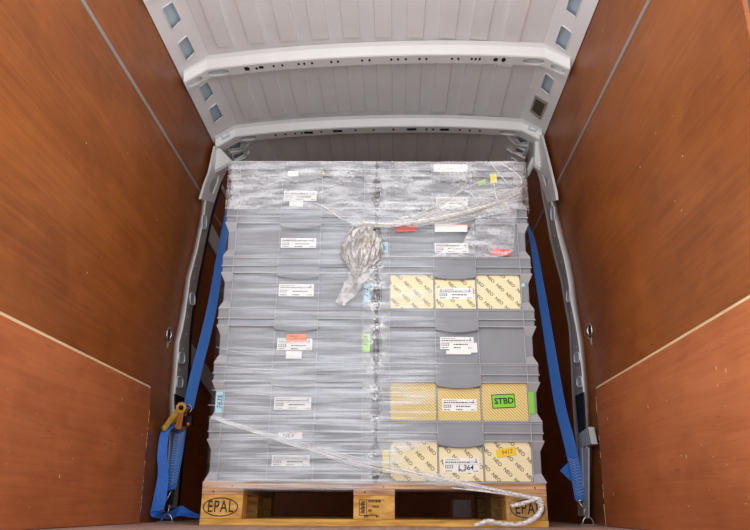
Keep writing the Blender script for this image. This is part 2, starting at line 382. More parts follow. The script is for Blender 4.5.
# rolled lip round each opening and ribs of the corner node
def lips(info, idx, r, m='steel'):
    o, A, d, n, uv, hs = info; b = bmesh.new()
    for i in idx:
        pts = [A+d*q[1]+Vector((0, q[0], 0))+n*.002 for q in hs[i]]
        dense = []
        for a, c in zip(pts, pts[1:]+pts[:1]): dense += [a.lerp(c, f) for f in (.08, .5, .92)]
        tube(b, dense, r, 6, closed=True)
    struct('hole_lip', b, m, o, True)
lips(railL, (4, 5), .0065); lips(railR, (4, 5, 6), .0065); lips(railL, (0, 1, 2, 3), .0025); lips(railR, (0, 1, 2), .0025)
# mesh vent filling one hole on the right
o, A, d, n, uv, hs = railR
vent = thing('air_vent', 'small square beige framed vent plate in the right roof rail', 'vent', tuple(A+d*(sum(q[1] for q in hs[3])/4)+Vector((0, sum(q[0] for q in hs[3])/4, 0))))
pts = [A+d*q[1]+Vector((0, q[0], 0))+n*.003-vent.location for q in hs[3]]
b = bmesh.new(); cc = sum(pts, Vector())/4
for a, c in zip(pts, pts[1:]+pts[:1]):
    prism(b, [a+(a-cc)*.06, c+(c-cc)*.06, c-(c-cc)*.20, a-(a-cc)*.20], n*.004)
obj('frame', b, 'vent_frame', vent)
b = bmesh.new(); prism(b, [p-(p-cc)*.18 for p in pts], n*.001)
for i in range(1, 6):
    f = i/6; a, c = pts[0].lerp(pts[1], f), pts[3].lerp(pts[2], f); a = a.lerp(cc, .2); c = c.lerp(cc, .2); tube(b, [a+n*.002, c+n*.002], .0015, 5)
obj('mesh_grille', b, 'vent', vent)

# roof bows
def bow(name, yl, yr, zc, holes, ovals, pockets=()):
    """pressed roof bow: front slope faces the doors, underside carries the holes"""
    def path(s):                             # s in -1..1 -> position of the lower rear edge
        a = abs(s); yy = yl+(yr-yl)*(s+1)/2
        if a <= .86: x = s/.86*.772; z = zc-.042*(a/.86)**2.2
        else:
            f = (a-.86)/.14; x = math.copysign(.772+f*.104, s); z = zc-.042-f*.066
        return Vector((XC+x, yy, z))
    S = [-1, -.985, -.93, -.89, -.875, -.86, -.84, -.8]+[-.8+1.6*i/40 for i in range(1, 40)]+[.8, .84, .86, .875, .89, .93, .985, 1]
    b = bmesh.new(); prof = [(0, .006), (.004, .050), (-.098, .052), (-.082, .040), (-.066, .004), (-.060, .0)]
    rings = [[b.verts.new(path(s)+Vector((0, py, pz))) for py, pz in prof] for s in S]
    for A_, B_ in zip(rings, rings[1:]):
        for i in range(len(prof)-1): b.faces.new((A_[i], A_[i+1], B_[i+1], B_[i]))
    b.faces.new(rings[0]); b.faces.new(rings[-1]); bmesh.ops.recalc_face_normals(b, faces=b.faces)
    o = struct(name, b, 'steel')
    def fn(a, c, dd): return path(a)+Vector((0, c, .0+dd+.0*c))
    hs = []
    for (s0, s1, w) in ovals:
        cx, hw = (s0+s1)/2, (s1-s0)/2
        hs.append([(cx+hw*math.copysign(abs(math.cos(t))**.7, math.cos(t)), -.031+w*1.12*math.sin(t)) for t in [2*math.pi*k/14 for k in range(14)]])
    outer = [(s, 0) for s in S]+[(s, -.060) for s in S[::-1]]
    u = plate(outer, hs, fn, .006); struct('underside', u, 'steel', o)
    b = bmesh.new()
    for (s, c, r, l) in holes:
        pts = [path(s)+Vector((l*(1 if math.cos(t) > 0 else -1)+r*math.cos(t), c+r*1.6*math.sin(t), -.0012)) for t in [2*math.pi*k/10 for k in range(10)]]
        prism(b, pts, (0, 0, .0008))
    if len(b.verts): struct('bolt_hole_discs', b, 'hole', o)  # flat black discs: the dark of small bolt holes put in as colour
    else: b.free()
    for sg, quad in pockets:                 # square pocket pressed into the flared end
        p0 = path(sg*.94)+Vector((0, -.066, .004)); dp = path(sg*.97)-path(sg*.93); nn = dp.cross(Vector((0, -.016, .036))).normalized()
        if nn.y > 0: nn = -nn
        Q = [atp(u_, v_, p0, nn) for u_, v_ in quad]
        b = bmesh.new(); prism(b, [q+nn*.0015 for q in Q], -nn*.001); struct('pocket', b, 'skin', o)
        b = bmesh.new(); c = sum(Q, Vector())/4
        for a_, c_ in zip(Q, Q[1:]+Q[:1]): prism(b, [a_+(a_-c)*.45+nn*.001, c_+(c_-c)*.45+nn*.001, c_+nn*.008, a_+nn*.008], -nn*.001)
        struct('pocket_rim', b, 'steel', o)
    return o
h1 = [(s, -.035, .0055, 0) for s in (-.52, -.475, -.39, -.36, -.32, -.22, -.185, -.06, -.022, .09, .125, .165, .235, .27, .40, .432, .5, .52, .54)]+[(-.66, -.035, .009, .004), (-.61, -.03, .006, 0), (-.585, -.035, .006, .006), (.62, -.035, .008, .003), (.66, -.035, .01, 0)]
bow('trim_7', .235, .165, 2.012, h1, [(-.985, -.90, .019), (-.865, -.755, .019), (.755, .865, .019), (.90, .985, .019)])
h2 = [(s, -.035, .006, 0) for s in (-.62, -.56, -.5, -.46, -.34, -.13, -.02, .10, .3, .34, .5, .56, .62)]+[(s, -.035, .007, .02) for s in (-.42, -.24, .21, .41)]
bow('trim_8', .835, .79, 2.006, h2, [(-.835, -.74, .02), (.74, .835, .02)], [(-1, [(219.8, 131.6), (225, 129), (228.7, 135), (223, 138)]), (1, [(531, 123.5), (537, 126), (535, 131), (529.4, 129)])])
bow('trim_9', -.36, -.42, 2.012, [], [(-.985, -.90, .019), (-.865, -.755, .019), (.755, .865, .019), (.90, .985, .019)])
# struts at the corner node
struts = {'L': [((224, 139.5), (232, 160.5)), ((232, 161), (246, 155)), ((229, 150.5), (243, 149)), ((243, 149), (250, 139)), ((246, 155), (248, 150)), ((238, 136), (256, 137))],
          'R': [((530, 136), (527, 160)), ((527, 157), (514, 151)), ((529, 144), (517, 143.5)), ((517, 143.5), (508, 135)), ((514, 152), (508, 147)), ((527, 160), (523, 172))]}
for key, info in (('L', railL), ('R', railR)):
    o, A, d, n, uv, hs = info; b = bmesh.new()
    for p, q in struts[key]:
        P_, Q_ = [A+d*t[1]+Vector((0, t[0], 0))+n*.012 for t in (uv(p), uv(q))]
        tube(b, [P_, P_.lerp(Q_, .5), Q_], .0075, 8)
    struct('node_brace', b, 'steel', o, True)

# door pillars
def pillar(side, outer, inner, far, name, face_holes, cavity_dark):
    s = -1 if side == 'left' else 1; X = XL if s < 0 else XR; xi = X-s*.033; xf = X-s*.024
    O = [at(u, v, 0, X-s*.001) for u, v in outer]; I = [at(u, v, 0, xi) for u, v in inner]; Fp = [at(u, v, 0, xf) for u, v in far]
    z0 = [p.z for p in O]
    b = bmesh.new(); rows = []
    for o_, i_, f_ in zip(O, I, Fp):
        mid = o_.lerp(i_, .55)+Vector((-s*.006, -.004, 0))
        rows.append([b.verts.new(p) for p in (o_, mid, i_)])
    for A_, B_ in zip(rows, rows[1:]):
        for k in range(2): b.faces.new((A_[k], A_[k+1], B_[k+1], B_[k]))
    bmesh.ops.recalc_face_normals(b, faces=b.faces)
    po = struct(name, b, 'steel', None, True)
    md = po.modifiers.new('thickness', 'SOLIDIFY'); md.thickness = .004; md.offset = 0
    b = bmesh.new(); rows = [[b.verts.new(p) for p in (i_, f_, Vector((X-s*.001, f_.y+.006, f_.z)))] for i_, f_ in zip(I, Fp)]
    for A_, B_ in zip(rows, rows[1:]):
        for k in range(2): b.faces.new((A_[k], A_[k+1], B_[k+1], B_[k]))
    struct('holed_face', b, 'pillar_face', po)
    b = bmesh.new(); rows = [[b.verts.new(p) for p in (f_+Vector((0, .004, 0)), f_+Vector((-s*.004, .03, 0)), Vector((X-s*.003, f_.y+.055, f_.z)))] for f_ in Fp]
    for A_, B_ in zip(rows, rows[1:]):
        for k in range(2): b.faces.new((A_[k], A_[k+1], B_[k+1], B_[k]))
    struct('far_edge_strip', b, 'dark' if s < 0 else 'pillar_face', po)  # strip along the pillar's far edge, black on the left only
    # punched holes and slots on the face
    bh = bmesh.new(); bs = bmesh.new(); bl = bmesh.new()
    for (u, v, w, h) in face_holes:
        big = w > 1.5
        pts = []
        for t in [2*math.pi*k/14 for k in range(14)]:
            cx = math.copysign(abs(math.cos(t))**.6, math.cos(t)); cz = math.copysign(abs(math.sin(t))**.6, math.sin(t))
            pts.append(at(u+cx*w, v+cz*h, 0, X-s*.034))
        prism(bs if big else bh, pts, (-s*.0006, 0, 0))
        if big: tube(bl, [p+Vector((-s*.001, 0, 0)) for p in pts], .003, 6, closed=True)
    if len(bs.verts): struct('slot', bs, 'skin', po); struct('slot_lip', bl, 'steel', po, True)
    if len(bh.verts): struct('bolt_heads', bh, 'steel', po)
    if cavity_dark:
        b = bmesh.new(); prism(b, [at(u, v, 0, X-s*.036) for u, v in cavity_dark], (s*.006, 0, 0)); struct('cavity_dark', b, 'dark', po)  # black plate: shade inside the pillar's hollow, put in as colour
    return po
Lout = [(210, 172), (204, 186), (201.5, 196), (201, 204), (200, 214), (193.3, 248), (185.6, 277), (182.3, 300), (180.5, 311), (176.8, 330), (174, 342), (171.4, 373), (169.3, 394), (168, 430), (165, 508)]
Lin = [(213.5, 172), (209, 186), (206.5, 196), (205.5, 204), (204.5, 214), (198, 248), (190.5, 277), (187.3, 300), (186, 311), (182.6, 330), (179.3, 342), (176.8, 373), (175, 394), (173.6, 430), (169, 508)]
Lfar = [(221, 178), (218.5, 190), (216.2, 197), (214, 204), (211.2, 214), (204.2, 248), (198.5, 277), (194.5, 300), (192, 311), (190, 330), (189, 342), (188, 373), (185.5, 394), (183.5, 430), (177, 508)]
holesL = [(197.5, 254, .8, 1.2), (195, 266, .8, 1.2), (194, 278, .8, 1.4), (192.2, 299, 2.4, 6), (187.5, 317, .8, 1.3), (183, 349, .8, 1.2), (181.5, 358, 3, 5.5), (179.8, 370, .8, 1.2), (179.6, 382, 3, 5.5), (204, 222, 2.2, 7), (186, 334, .7, 1)]
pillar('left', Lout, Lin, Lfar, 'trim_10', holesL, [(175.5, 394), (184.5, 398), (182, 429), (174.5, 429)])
Rout = [(548, 165), (552, 177), (556, 200), (558, 212), (564, 237), (570, 260), (574, 280), (577, 303), (581, 325), (584, 341), (587, 371), (589, 393), (590.5, 430), (592.5, 443), (590, 516)]
Rin = [(543, 163), (547.5, 177), (551, 200), (553, 212), (558, 237), (564, 260), (568, 280), (571, 303), (575.5, 325), (578.5, 341), (582, 371), (583.6, 393), (585, 430), (586.5, 443), (585.5, 516)]
Rfar = [(537, 163), (541, 177), (545, 200), (547.5, 212), (552, 237), (557.5, 260), (563, 280), (566.8, 303), (571, 325), (572, 341), (573.5, 371), (574.5, 393), (577, 430), (578.5, 443), (580.5, 516)]
holesR = [(555, 236, .8, 1.3), (558, 246, .8, 1.2), (561.5, 262, .8, 1.3), (568.5, 296, 1.8, 6), (572.3, 313, .8, 1.2), (576, 347, .8, 1.2), (577, 357.5, 2.6, 5), (578, 368, .8, 1), (579.8, 382, 2.6, 5), (553, 213, 1.8, 7)]
pillar('right', Rout, Rin, Rfar, 'trim_11', holesR, [(575, 396), (583, 392), (585, 430), (579, 437)])
# gusset plates joining pillar and roof
def gusset(side, outer, hole, pad, name, extra=None):
    s = -1 if side == 'left' else 1; X = XL if s < 0 else XR; xp = X-s*.034
    def fn(a, b2, c): return Vector((xp+s*c+.0, a, b2))
    P = [at(u, v, 0, xp) for u, v in outer]; H = [[at(u, v, 0, xp) for u, v in h] for h in hole]
    o = struct(name, plate([(p.y, p.z) for p in P], [[(p.y, p.z) for p in h] for h in H], fn, .012), 'steel')
    b = bmesh.new(); Q = [at(u, v, 1, .76) for u, v in pad]; c = sum(Q, Vector())/len(Q)
    lo = [b.verts.new(q+Vector((0, .012, 0))) for q in Q]; hi = [b.verts.new(q.lerp(c, .14)+Vector((0, -.006, 0))) for q in Q]
    b.faces.new(hi); b.faces.new(lo)
    for i in range(len(Q)): b.faces.new((lo[i], lo[(i+1) % len(Q)], hi[(i+1) % len(Q)], hi[i]))
    bmesh.ops.recalc_face_normals(b, faces=b.faces); struct('pressed_pad', b, 'steel', o)
    for h in H:
        b = bmesh.new(); prism(b, [p+Vector((s*.026, 0, 0)) for p in h], (s*.002, 0, 0)); struct('hole_backing', b, 'skin', o)
    return o
gusset('left', [(201, 199), (205, 185), (210, 172), (215.5, 146), (221, 146), (232.5, 161), (227, 170), (221, 182), (214, 203)],
       [[(209.5, 186), (212.5, 179.5), (219, 175.5), (218, 182), (213.5, 194), (210, 192)]], [(217, 147), (220, 147), (232.5, 160.5), (230, 163.5), (212, 173.5), (210.5, 172)], 'trim_12')
gusset('right', [(533, 136), (541, 135), (549, 166), (555, 192), (556, 200), (548, 203), (541, 184), (537, 172), (531, 166)],
       [[(542, 174), (547.5, 178), (549, 183.5), (545.5, 186)]], [(534.5, 137), (541, 138), (548.5, 168), (539.5, 169.5), (533.5, 165)], 'trim_13')
b = bmesh.new(); tube(b, [at(534, 158, 0, XR-.06), at(530, 168, 0, XR-.07), at(528, 176, 0, XR-.08)], [.012, .016, .006], 8)
struct('trim_14', b, 'steel', None, True)
# body rails beyond the pillars on the left wall
for i, (a, c, w) in enumerate((((203, 222), (226, 263), .055), ((186, 349), (216, 392), .05), ((221, 187), (236, 217), .014))):
    P_, Q_ = at(a[0], a[1], 0, XL+.004), at(c[0], c[1], 0, XL+.004); b = bmesh.new()
    Q_ = P_+(Q_-P_)*1.3
    prism(b, [P_+Vector((0, 0, w)), P_-Vector((0, 0, w)), Q_-Vector((0, 0, w)), Q_+Vector((0, 0, w))], (.008, 0, 0)); struct('trim_%d' % (15+i), b, 'pillar_face')
# brackets at the foot of the pillars
for i, (side, pts) in enumerate((('right', [(578.5, 434), (588, 427), (591.5, 444), (582, 447)]), ('right', [(583, 448), (588, 448), (588, 518), (585, 518)]), ('right', [(580, 447), (582, 447), (583.5, 516), (582, 516)]), ('left', [(171, 432), (176, 432), (172.5, 470), (168.5, 470)]))):
    X = XL if side == 'left' else XR; s = -1 if side == 'left' else 1
    b = bmesh.new(); prism(b, [at(u, v, 0, X-s*.039) for u, v in pts], (s*(.006 if i else .024), 0, 0)); struct('trim_%d' % (18+i), b, 'pillar_face')

b = bmesh.new(); p0, p1 = at(453, 518, 1, 1.15), at(471, 500, 1, 1.15); box(b, p0.x, p1.x, 1.15, 1.3, 0, p1.z, bev=.004); struct('trim_22', b, 'pillar_face')
# lashing rings let into the walls
def tie_ring(u, v, side, label):
    s = -1 if side == 'left' else 1; X = XL if s < 0 else XR; c = at(u, v, 0, X-s*.002)
    t = thing('tie_down_ring', label, 'tie-down ring', tuple(c))
    ring = lambda r, x, n=20: [Vector((x, r*math.cos(a), r*math.sin(a))) for a in [2*math.pi*k/n for k in range(n)]]
    b = bmesh.new(); prism(b, ring(.028, 0), (-s*.002, 0, 0)); obj('recess_dark', b, 'hole', t)  # flat black disc: the recess's shade painted on, no real depth
    b = bmesh.new(); tube(b, ring(.031, -s*.003), .004, 8, True); obj('rim', b, 'chrome', t, True)
    b = bmesh.new(); tube(b, [Vector((-s*.006, 0, .02)), Vector((-s*.012, .004, 0)), Vector((-s*.006, 0, -.02))], .005, 8); obj('bar', b, 'chrome', t, True)
    b = bmesh.new(); prism(b, [(-s*.001, -.016, -.030), (-s*.001, .016, -.030), (-s*.001, .004, -.056), (-s*.001, -.006, -.060)], (-s*.001, 0, 0)); obj('splintered_edge', b, 'raw', t)
tie_ring(168.5, 335, 'left', 'steel tie-down ring let into the left plywood wall beside the pillar')
tie_ring(590.5, 331, 'right', 'steel tie-down ring let into the right plywood wall beside the pillar')

# ------------------------------------------------------------------ pallet
pal = thing('pallet', 'stamped wooden euro pallet under the wrapped crates', 'pallet', (0, 0, 0), TH)
yrow = ((0, .10), (.3275, .4725), (.70, .80)); xcol = ((-.6, -.455), (-.0725, .0725), (.455, .6))
for y0, w in ((0, .145), (.1862, .1), (.3275, .145), (.5138, .1), (.655, .145)): obj('deck_board', nb(-.6, .6, y0, y0+w, .122, .144, bev=.002), 'deck', pal)
for x0, x1 in xcol: obj('cross_board', nb(x0, x1, .001, .8, .100, .1218, bev=.002), 'deck', pal)
for y0, y1 in yrow: obj('base_board', nb(-.6, .6, y0, y1, 0, .022, bev=.002), 'base', pal)
blocks = {}
for j, (y0, y1) in enumerate(yrow):
    for i, (x0, x1) in enumerate(xcol): blocks[i, j] = obj('block', nb(x0+.001, x1-.001, y0+.0005, y1, .0222, .0998, bev=.002), 'block_chip' if i == 2 else 'block', pal)
def epal(parent, cx, cz):
    b = text_bm('EPAL', .038, .0004, space=1.15)
    bmesh.ops.transform(b, matrix=T((cx, -.0009, cz)) @ Matrix.Diagonal((.70, 1, 1, 1)), verts=b.verts)
    obj('lettering', b, 'ink', parent)
    b = bmesh.new(); n = 40
    O = [(cx+.061*math.cos(a), cz+.031*math.sin(a)) for a in [2*math.pi*k/n for k in range(n)]]; I = [(cx+.0575*math.cos(a), cz+.0278*math.sin(a)) for a in [2*math.pi*k/n for k in range(n)]]
    vo = [b.verts.new((x, -.0009, z)) for x, z in O]; vi = [b.verts.new((x, -.0009, z)) for x, z in I]
    for k in range(n): b.faces.new((vo[k], vo[(k+1) % n], vi[(k+1) % n], vi[k]))
    obj('oval_stamp', b, 'ink', parent)
epal(blocks[0, 0], -.531, .060); epal(blocks[2, 0], .531, .060)
b = bmesh.new(); y = -.0009
def flat(b, x0, x1, z0, z1, y): b.faces.new([b.verts.new(p) for p in ((x0, y, z0), (x1, y, z0), (x1, y, z1), (x0, y, z1))])
for q in ((-.052, -.050, .036, .086), (-.052, .035, .085, .087), (-.052, .01, .035, .037), (-.027, -.0255, .036, .086)): flat(b, *q, y)
for r, (zz, x0, x1) in enumerate(((.078, -.02, .024), (.061, -.004, .016), (.048, -.02, -.006), (.029, -.034, -.02), (.029, .006, .018))):
    xx = x0
    while xx < x1:
        w = random.choice((.002, .003, .005)); flat(b, xx, min(xx+w, x1), zz, zz+.0075, y); xx += w+.0018
for k in range(9):
    zz = .042+.0045*k; flat(b, -.048+.002*(k % 3), -.031-.002*(k % 2), zz, zz+.0028, y)
obj('stamp', b, 'ink', blocks[1, 0])
for x0, x1 in xcol:
    for dx in (.04, .105):
        b = bmesh.new(); tube(b, [(x0+dx, -.001, .111+.018*(dx > .05)), (x0+dx, .002, .111+.018*(dx > .05))], .003, 8); obj('nail', b, 'black_metal', pal)

# ------------------------------------------------------------------ crates
P = .2101; HZ = .144
def crate_bodies():
    D = {}
    b = bmesh.new()                                           # tub
    def ring(x, y, z): return [b.verts.new((sx*x, sy*y, z)) for sx, sy in ((-1, -1), (1, -1), (1, 1), (-1, 1))]
    o0, o1 = ring(.281, .181, .003), ring(.287, .187, .2085); i1, i0 = ring(.284, .184, .2085), ring(.278, .178, .006)
    b.faces.new(o0[::-1]); b.faces.new(i0)
    for A_, B_ in ((o0, o1), (o1, i1), (i1, i0)):
        for k in range(4): b.faces.new((A_[k], A_[(k+1) % 4], B_[(k+1) % 4], B_[k]))
    for sx in (-1, 1):                                        # side ribs
        for yy in (-.155, 0, .155):
            prism(b, [(sx*.284, yy-.0015, .004), (sx*.2965, yy-.0015, .004), (sx*.2905, yy-.0015, .03), (sx*.2915, yy-.0015, .112), (sx*.2985, yy-.0015, .142), (sx*.2985, yy-.0015, .205), (sx*.284, yy-.0015, .205)], (0, .003, 0))
    D['body'] = b
    for key, bands in (('rim', ((.2972, .1925, .1736, .2085), (.2955, .1905, .1456, .1694))), ('rim_flange', ((.2988, .1988, .1694, .1736), (.2988, .1988, .1414, .1456), (.2980, .1962, .2050, .2086)))):
        b = bmesh.new()                                       # stacking rim: webs, then the flanges that stand out
        for (ax, ay, z0, z1) in bands:
            box(b, -ax, ax, -ay, -ay+.010, z0, z1); box(b, -ax, ax, ay-.010, ay, z0, z1); box(b, -ax, -ax+.010, -ay+.0102, ay-.0102, z0, z1); box(b, ax-.010, ax, -ay+.0102, ay-.0102, z0, z1)
        D[key] = b
    b = bmesh.new(); box(b, -.297, .297, -.197, .197, 0, .0042)
    for sx in (-1, 1):                                        # flared corner feet
        prism(b, [(sx*.2965, -.1965, .004), (sx*.2965, -.150, .004), (sx*.286, -.160, .034), (sx*.283, -.1835, .034)], (-sx*.002, 0, 0))
        prism(b, [(sx*.2965, -.1965, .004), (sx*.252, -.1965, .004), (sx*.256, -.184, .030), (sx*.283, -.1835, .034)], (0, .002, 0))
        prism(b, [(sx*.2988, -.2, .142), (sx*.256, -.2, .142), (sx*.258, -.186, .112), (sx*.284, -.1845, .108)], (0, .002, 0))
        prism(b, [(sx*.2988, -.2, .142), (sx*.2988, -.15, .142), (sx*.287, -.16, .108), (sx*.284, -.1845, .108)], (-sx*.002, 0, 0))
    D['base_flange'] = b
    def rib(x):
        bb = bmesh.new(); prism(bb, [(x-.002, -.180, .004), (x-.002, -.1965, .004), (x-.002, -.189, .028), (x-.002, -.190, .118), (x-.002, -.199, .142), (x-.002, -.199, .207), (x-.002, -.18, .207)], (.004, 0, 0)); return bb
    D['rib'] = [rib(x) for x in (-.254, -.081, .081, .254)]
    b = bmesh.new(); n = 16                                   # grip with its bowed lower lip
    top = []; bot = []
    for k in range(n+1):
        x = -.081+.162*k/n; sag = .010*(1-(2*k/n-1)**2)
        zz = [.206, .185, .172, .150, .131-sag, .128-sag, .131-sag]; yy = [-.1935, -.196, -.201, -.2025, -.2015, -.1975, -.186]
        bot.append([b.verts.new((x, y_, z_)) for y_, z_ in zip(yy, zz)])
    for A_, B_ in zip(bot, bot[1:]):
        for k in range(6): b.faces.new((A_[k], B_[k], B_[k+1], A_[k+1]))
    for e_ in (bot[0], bot[-1]): b.faces.new(e_)
    bmesh.ops.recalc_face_normals(b, faces=b.faces); D['grip'] = b
    return D
D = crate_bodies()
meshes = {}
def tomesh(name, bm, m):
    me = bpy.data.meshes.new(name); bm.normal_update(); bm.to_mesh(me); bm.free(); me.materials.append(M[m]); return me
meshes['body'] = tomesh('body', D['body'], 'crate'); meshes['rim'] = tomesh('rim', D['rim'], 'crate'); meshes['rim_flange'] = tomesh('rim_flange', D['rim_flange'], 'crate_rib_lit'); meshes['base_flange'] = tomesh('base_flange', D['base_flange'], 'crate_rib_lit')
meshes['grip'] = tomesh('grip', D['grip'], 'crate'); meshes['rib'] = [tomesh('rib', r, 'crate_rib_lit') for r in D['rib']]
YFACE = -.1862                                                # front panel plane in a crate's frame
def add(name, me, parent):
    o = bpy.data.objects.new(name, me); COL.objects.link(o); o.parent = parent; return o
def loc(col, row, u, v, depth):
    """photo position -> crate's own x,z on a plane `depth` behind the stack front"""
    p = stk(u, v, .005+depth); return p.x-(-.3, .308)[col], p.z-(HZ+P*row)
def sheet(name, parent, quad, y, m, th=.0006, label=None):
    b = bmesh.new(); prism(b, [(x, y, z) for x, z in quad], (0, th, 0)); o = obj(name, b, m, parent)
    if label: o['label'] = label
    return o
def rect(col, row, u0, v0, u1, v1, depth, tilt=0):
    x0, z1 = loc(col, row, u0, v0, depth); x1, z0 = loc(col, row, u1, v1, depth); cx, cz = (x0+x1)/2, (z0+z1)/2; hw, hh = abs(x1-x0)/2, abs(z1-z0)/2
    c, s = math.cos(tilt), math.sin(tilt)
    return [(cx+a*hw*c-b_*hh*s, cz+a*hw*s+b_*hh*c) for a, b_ in ((-1, -1), (1, -1), (1, 1), (-1, 1))], (cx, cz, hw, hh)
def scribble(parent, text, cx, cz, h, y, m, rot=0, shear=.2, bold=.0004):
    b = text_bm(text, h, bold, shear); bmesh.ops.transform(b, matrix=T((cx, y, cz)) @ RY(rot), verts=b.verts); return obj('lettering', b, m, parent)
def ship_label(cr, col, row, u0, v0, u1, v1, y=YFACE-.0012, note=None, tilt=0, seed=0):
    q, (cx, cz, hw, hh) = rect(col, row, u0, v0, u1, v1, y+.2, tilt); lb = sheet('label_sticker', cr, q, y, 'label', label='white printed label sticker')
    rnd = random.Random(seed+row*7+col*31); b = bmesh.new(); bl = bmesh.new(); bc = bmesh.new(); yy = y-.0005
    def bars(x0, x1, z, h):
        x = x0
        while x < x1:
            w = rnd.uniform(.004, .011); flat(b, x, min(x+w, x1), z, z+h, yy); x += w+.0022
    L_ = cx-hw; R_ = cx+hw
    bars(L_+.006, L_+hw*.9, cz+hh*.72, .002); bars(L_+.006, L_+hw*1.45, cz+hh*.34, .0042)
    flat(b, L_+.003, R_-.003, cz+hh*.16, cz+hh*.16+.0007, yy); flat(b, R_-hw*.55, R_-hw*.55+.0007, cz+hh*.16, cz+hh*.9, yy)
    bars(R_-hw*.48, R_-hw*.2, cz+hh*.4, .003)
    flat(bc, L_+.005, L_+hw*.52, cz-hh*.42, cz+hh*.02, yy)
    if not note: bars(L_+hw*.8, R_-hw*.35, cz-hh*.30, .0045)
    bars(L_+.006, L_+hw*.45, cz-hh*.82, .003); bars(L_+hw*.8, L_+hw*1.2, cz-hh*.82, .004); bars(R_-hw*.35, R_-.006, cz-hh*.82, .0025)
    flat(bl, R_-.014, R_-.010, cz+hh*.45, cz+hh*.85, yy); flat(bl, R_-.018, R_-.006, cz+hh*.35, cz+hh*.45, yy)
    obj('print', b, 'print', lb); obj('code_box', bc, 'print_soft', lb); obj('blue_mark', bl, 'blue_print', lb)
    b2 = bmesh.new(); x = L_+.008
    while x < L_+hw*.48: flat(b2, x, x+.005, cz-hh*.33, cz-hh*.08, yy-.0003); x += .008
    obj('code_digits', b2, 'label', lb)
    if note: scribble(lb, note, cx+hw*.22, cz-hh*.32, .017, yy-.0003, 'ink', 0, .1)
    return lb
def neo_cards(cr, fine=False):
    cards = []
    for (x0, x1, zt) in ((-.2505, -.0845, .1405), (-.0775, .0775, .122), (.0845, .2505, .1405)):
        z0 = .006; b = nb(x0, x1, YFACE-.0014, YFACE-.0004, z0, zt); c = obj('insert_card', b, 'fine_card' if fine else 'neo_card', cr); cards.append(c)
        c['label'] = 'yellow card with fine slanted print' if fine else 'cream card printed NEO on the slant'
        if not fine:
            acc = bmesh.new(); offx = random.uniform(0, .05); offz = random.uniform(0, .05)
            src = text_bm('NEO', .0125, .0002); me = bpy.data.meshes.new('tmp'); src.to_mesh(me); src.free()
            for i in range(-9, 10):
                for j in range(-9, 10):
                    a = i*.050+(.025 if j % 2 else 0); px = .7071*a+j*.060+offx; pz = -.7071*a+offz
                    if not (x0-.03 < px < x1+.03 and z0-.03 < pz < zt+.03): continue
                    t_ = bmesh.new(); t_.from_mesh(me); bm_merge(acc, t_, T((px, YFACE-.0018, pz)) @ RY(math.radians(45)))
            bpy.data.meshes.remove(me)
            for co, no in (((x0, 0, 0), (-1, 0, 0)), ((x1, 0, 0), (1, 0, 0)), ((0, 0, z0), (0, 0, -1)), ((0, 0, zt), (0, 0, 1))):
                bmesh.ops.bisect_plane(acc, geom=acc.verts[:]+acc.edges[:]+acc.faces[:], plane_co=co, plane_no=no, clear_outer=True)
            obj('lettering', acc, 'neo_ink', c)
    return cards
LABELS = {
 (0, 0): 'grey plastic crate with white handle tag, bottom of the left column',
 (0, 1): 'grey plastic crate with pale blue 7635 tape on its left corner',
 (0, 2): 'grey plastic crate with orange slip over its label',
 (0, 3): 'grey plastic crate with the tip of the bunched film hanging over its front',
 (0, 4): 'grey plastic crate behind the bunched film, with yellow tape on its right corner',
 (0, 5): 'crinkled-film-covered grey crate with small tag on its grip, top of the left column',
 (1, 0): 'grey plastic crate with big NEO cards and an amber note, resting on the pallet',
 (1, 1): 'grey plastic crate with green STBD note on fine-patterned yellow cards',
 (1, 2): 'plain grey plastic crate between the fine-patterned card crate and the upper NEO card crate',
 (1, 3): 'grey plastic crate with big NEO cards, fourth up from the pallet',
 (1, 4): 'grey plastic crate with red tape pieces under the film rope',
 (1, 5): 'crinkled-film-covered grey crate with yellow tape, top of the right column'}
CR = {}
for row in range(6):
    for col in range(2):
        ctr = SROT @ Vector(((-.3, .308)[col], .205, HZ+P*row+.0004))
        c = thing('storage_crate', LABELS[col, row], 'crate', tuple(ctr), TH, 'wrapped grey crates on the pallet')
        for nm in ('body', 'rim', 'rim_flange', 'base_flange', 'grip'): add(nm, meshes[nm], c)
        for me in meshes['rib']: add('rib', me, c)
        CR[col, row] = c
YT = YFACE-.0012; dT = YT+.2
def tape(col, row, u0, v0, u1, v1, m, what, tilt=0, y=YT, text=None, th=None, ink='ink', rot=-math.pi/2, dx=0, shear=.2, bold=.0004):
    q, (cx, cz, hw, hh) = rect(col, row, u0, v0, u1, v1, y+.2, tilt); o = sheet('tape_marker', CR[col, row], q, y, m, label=what)
    if text: scribble(o, text, cx+dx, cz, th, y-.0006, ink, rot-tilt if rot else -tilt, shear, bold)
    return o
for r in (0, 3): neo_cards(CR[1, r])
neo_cards(CR[1, 1], True)
YL = YFACE-.0024
for (c, r, u0, v0, u1, v1, nt_) in ((0, 0, 272, 455, 309.5, 466.5, None), (0, 1, 274.5, 397, 311, 410, None), (0, 2, 277.5, 338.5, 312, 350.5, None), (0, 3, 279, 284, 313.5, 296.5, None), (0, 4, 281, 238, 316, 248, None), (0, 5, 284, 191, 316.5, 201, None),
                                   (1, 0, 443.5, 458, 480, 473, 'L 364'), (1, 1, 442, 399, 477, 411.5, None), (1, 2, 440, 337, 474, 349.5, None), (1, 3, 438, 288, 473, 299.5, None), (1, 4, 434.5, 243, 468.5, 253, None), (1, 5, 436, 197, 468, 208, None)):
    ship_label(CR[c, r], c, r, u0, v0, u1, v1, YL, nt_)
YG = -.2042
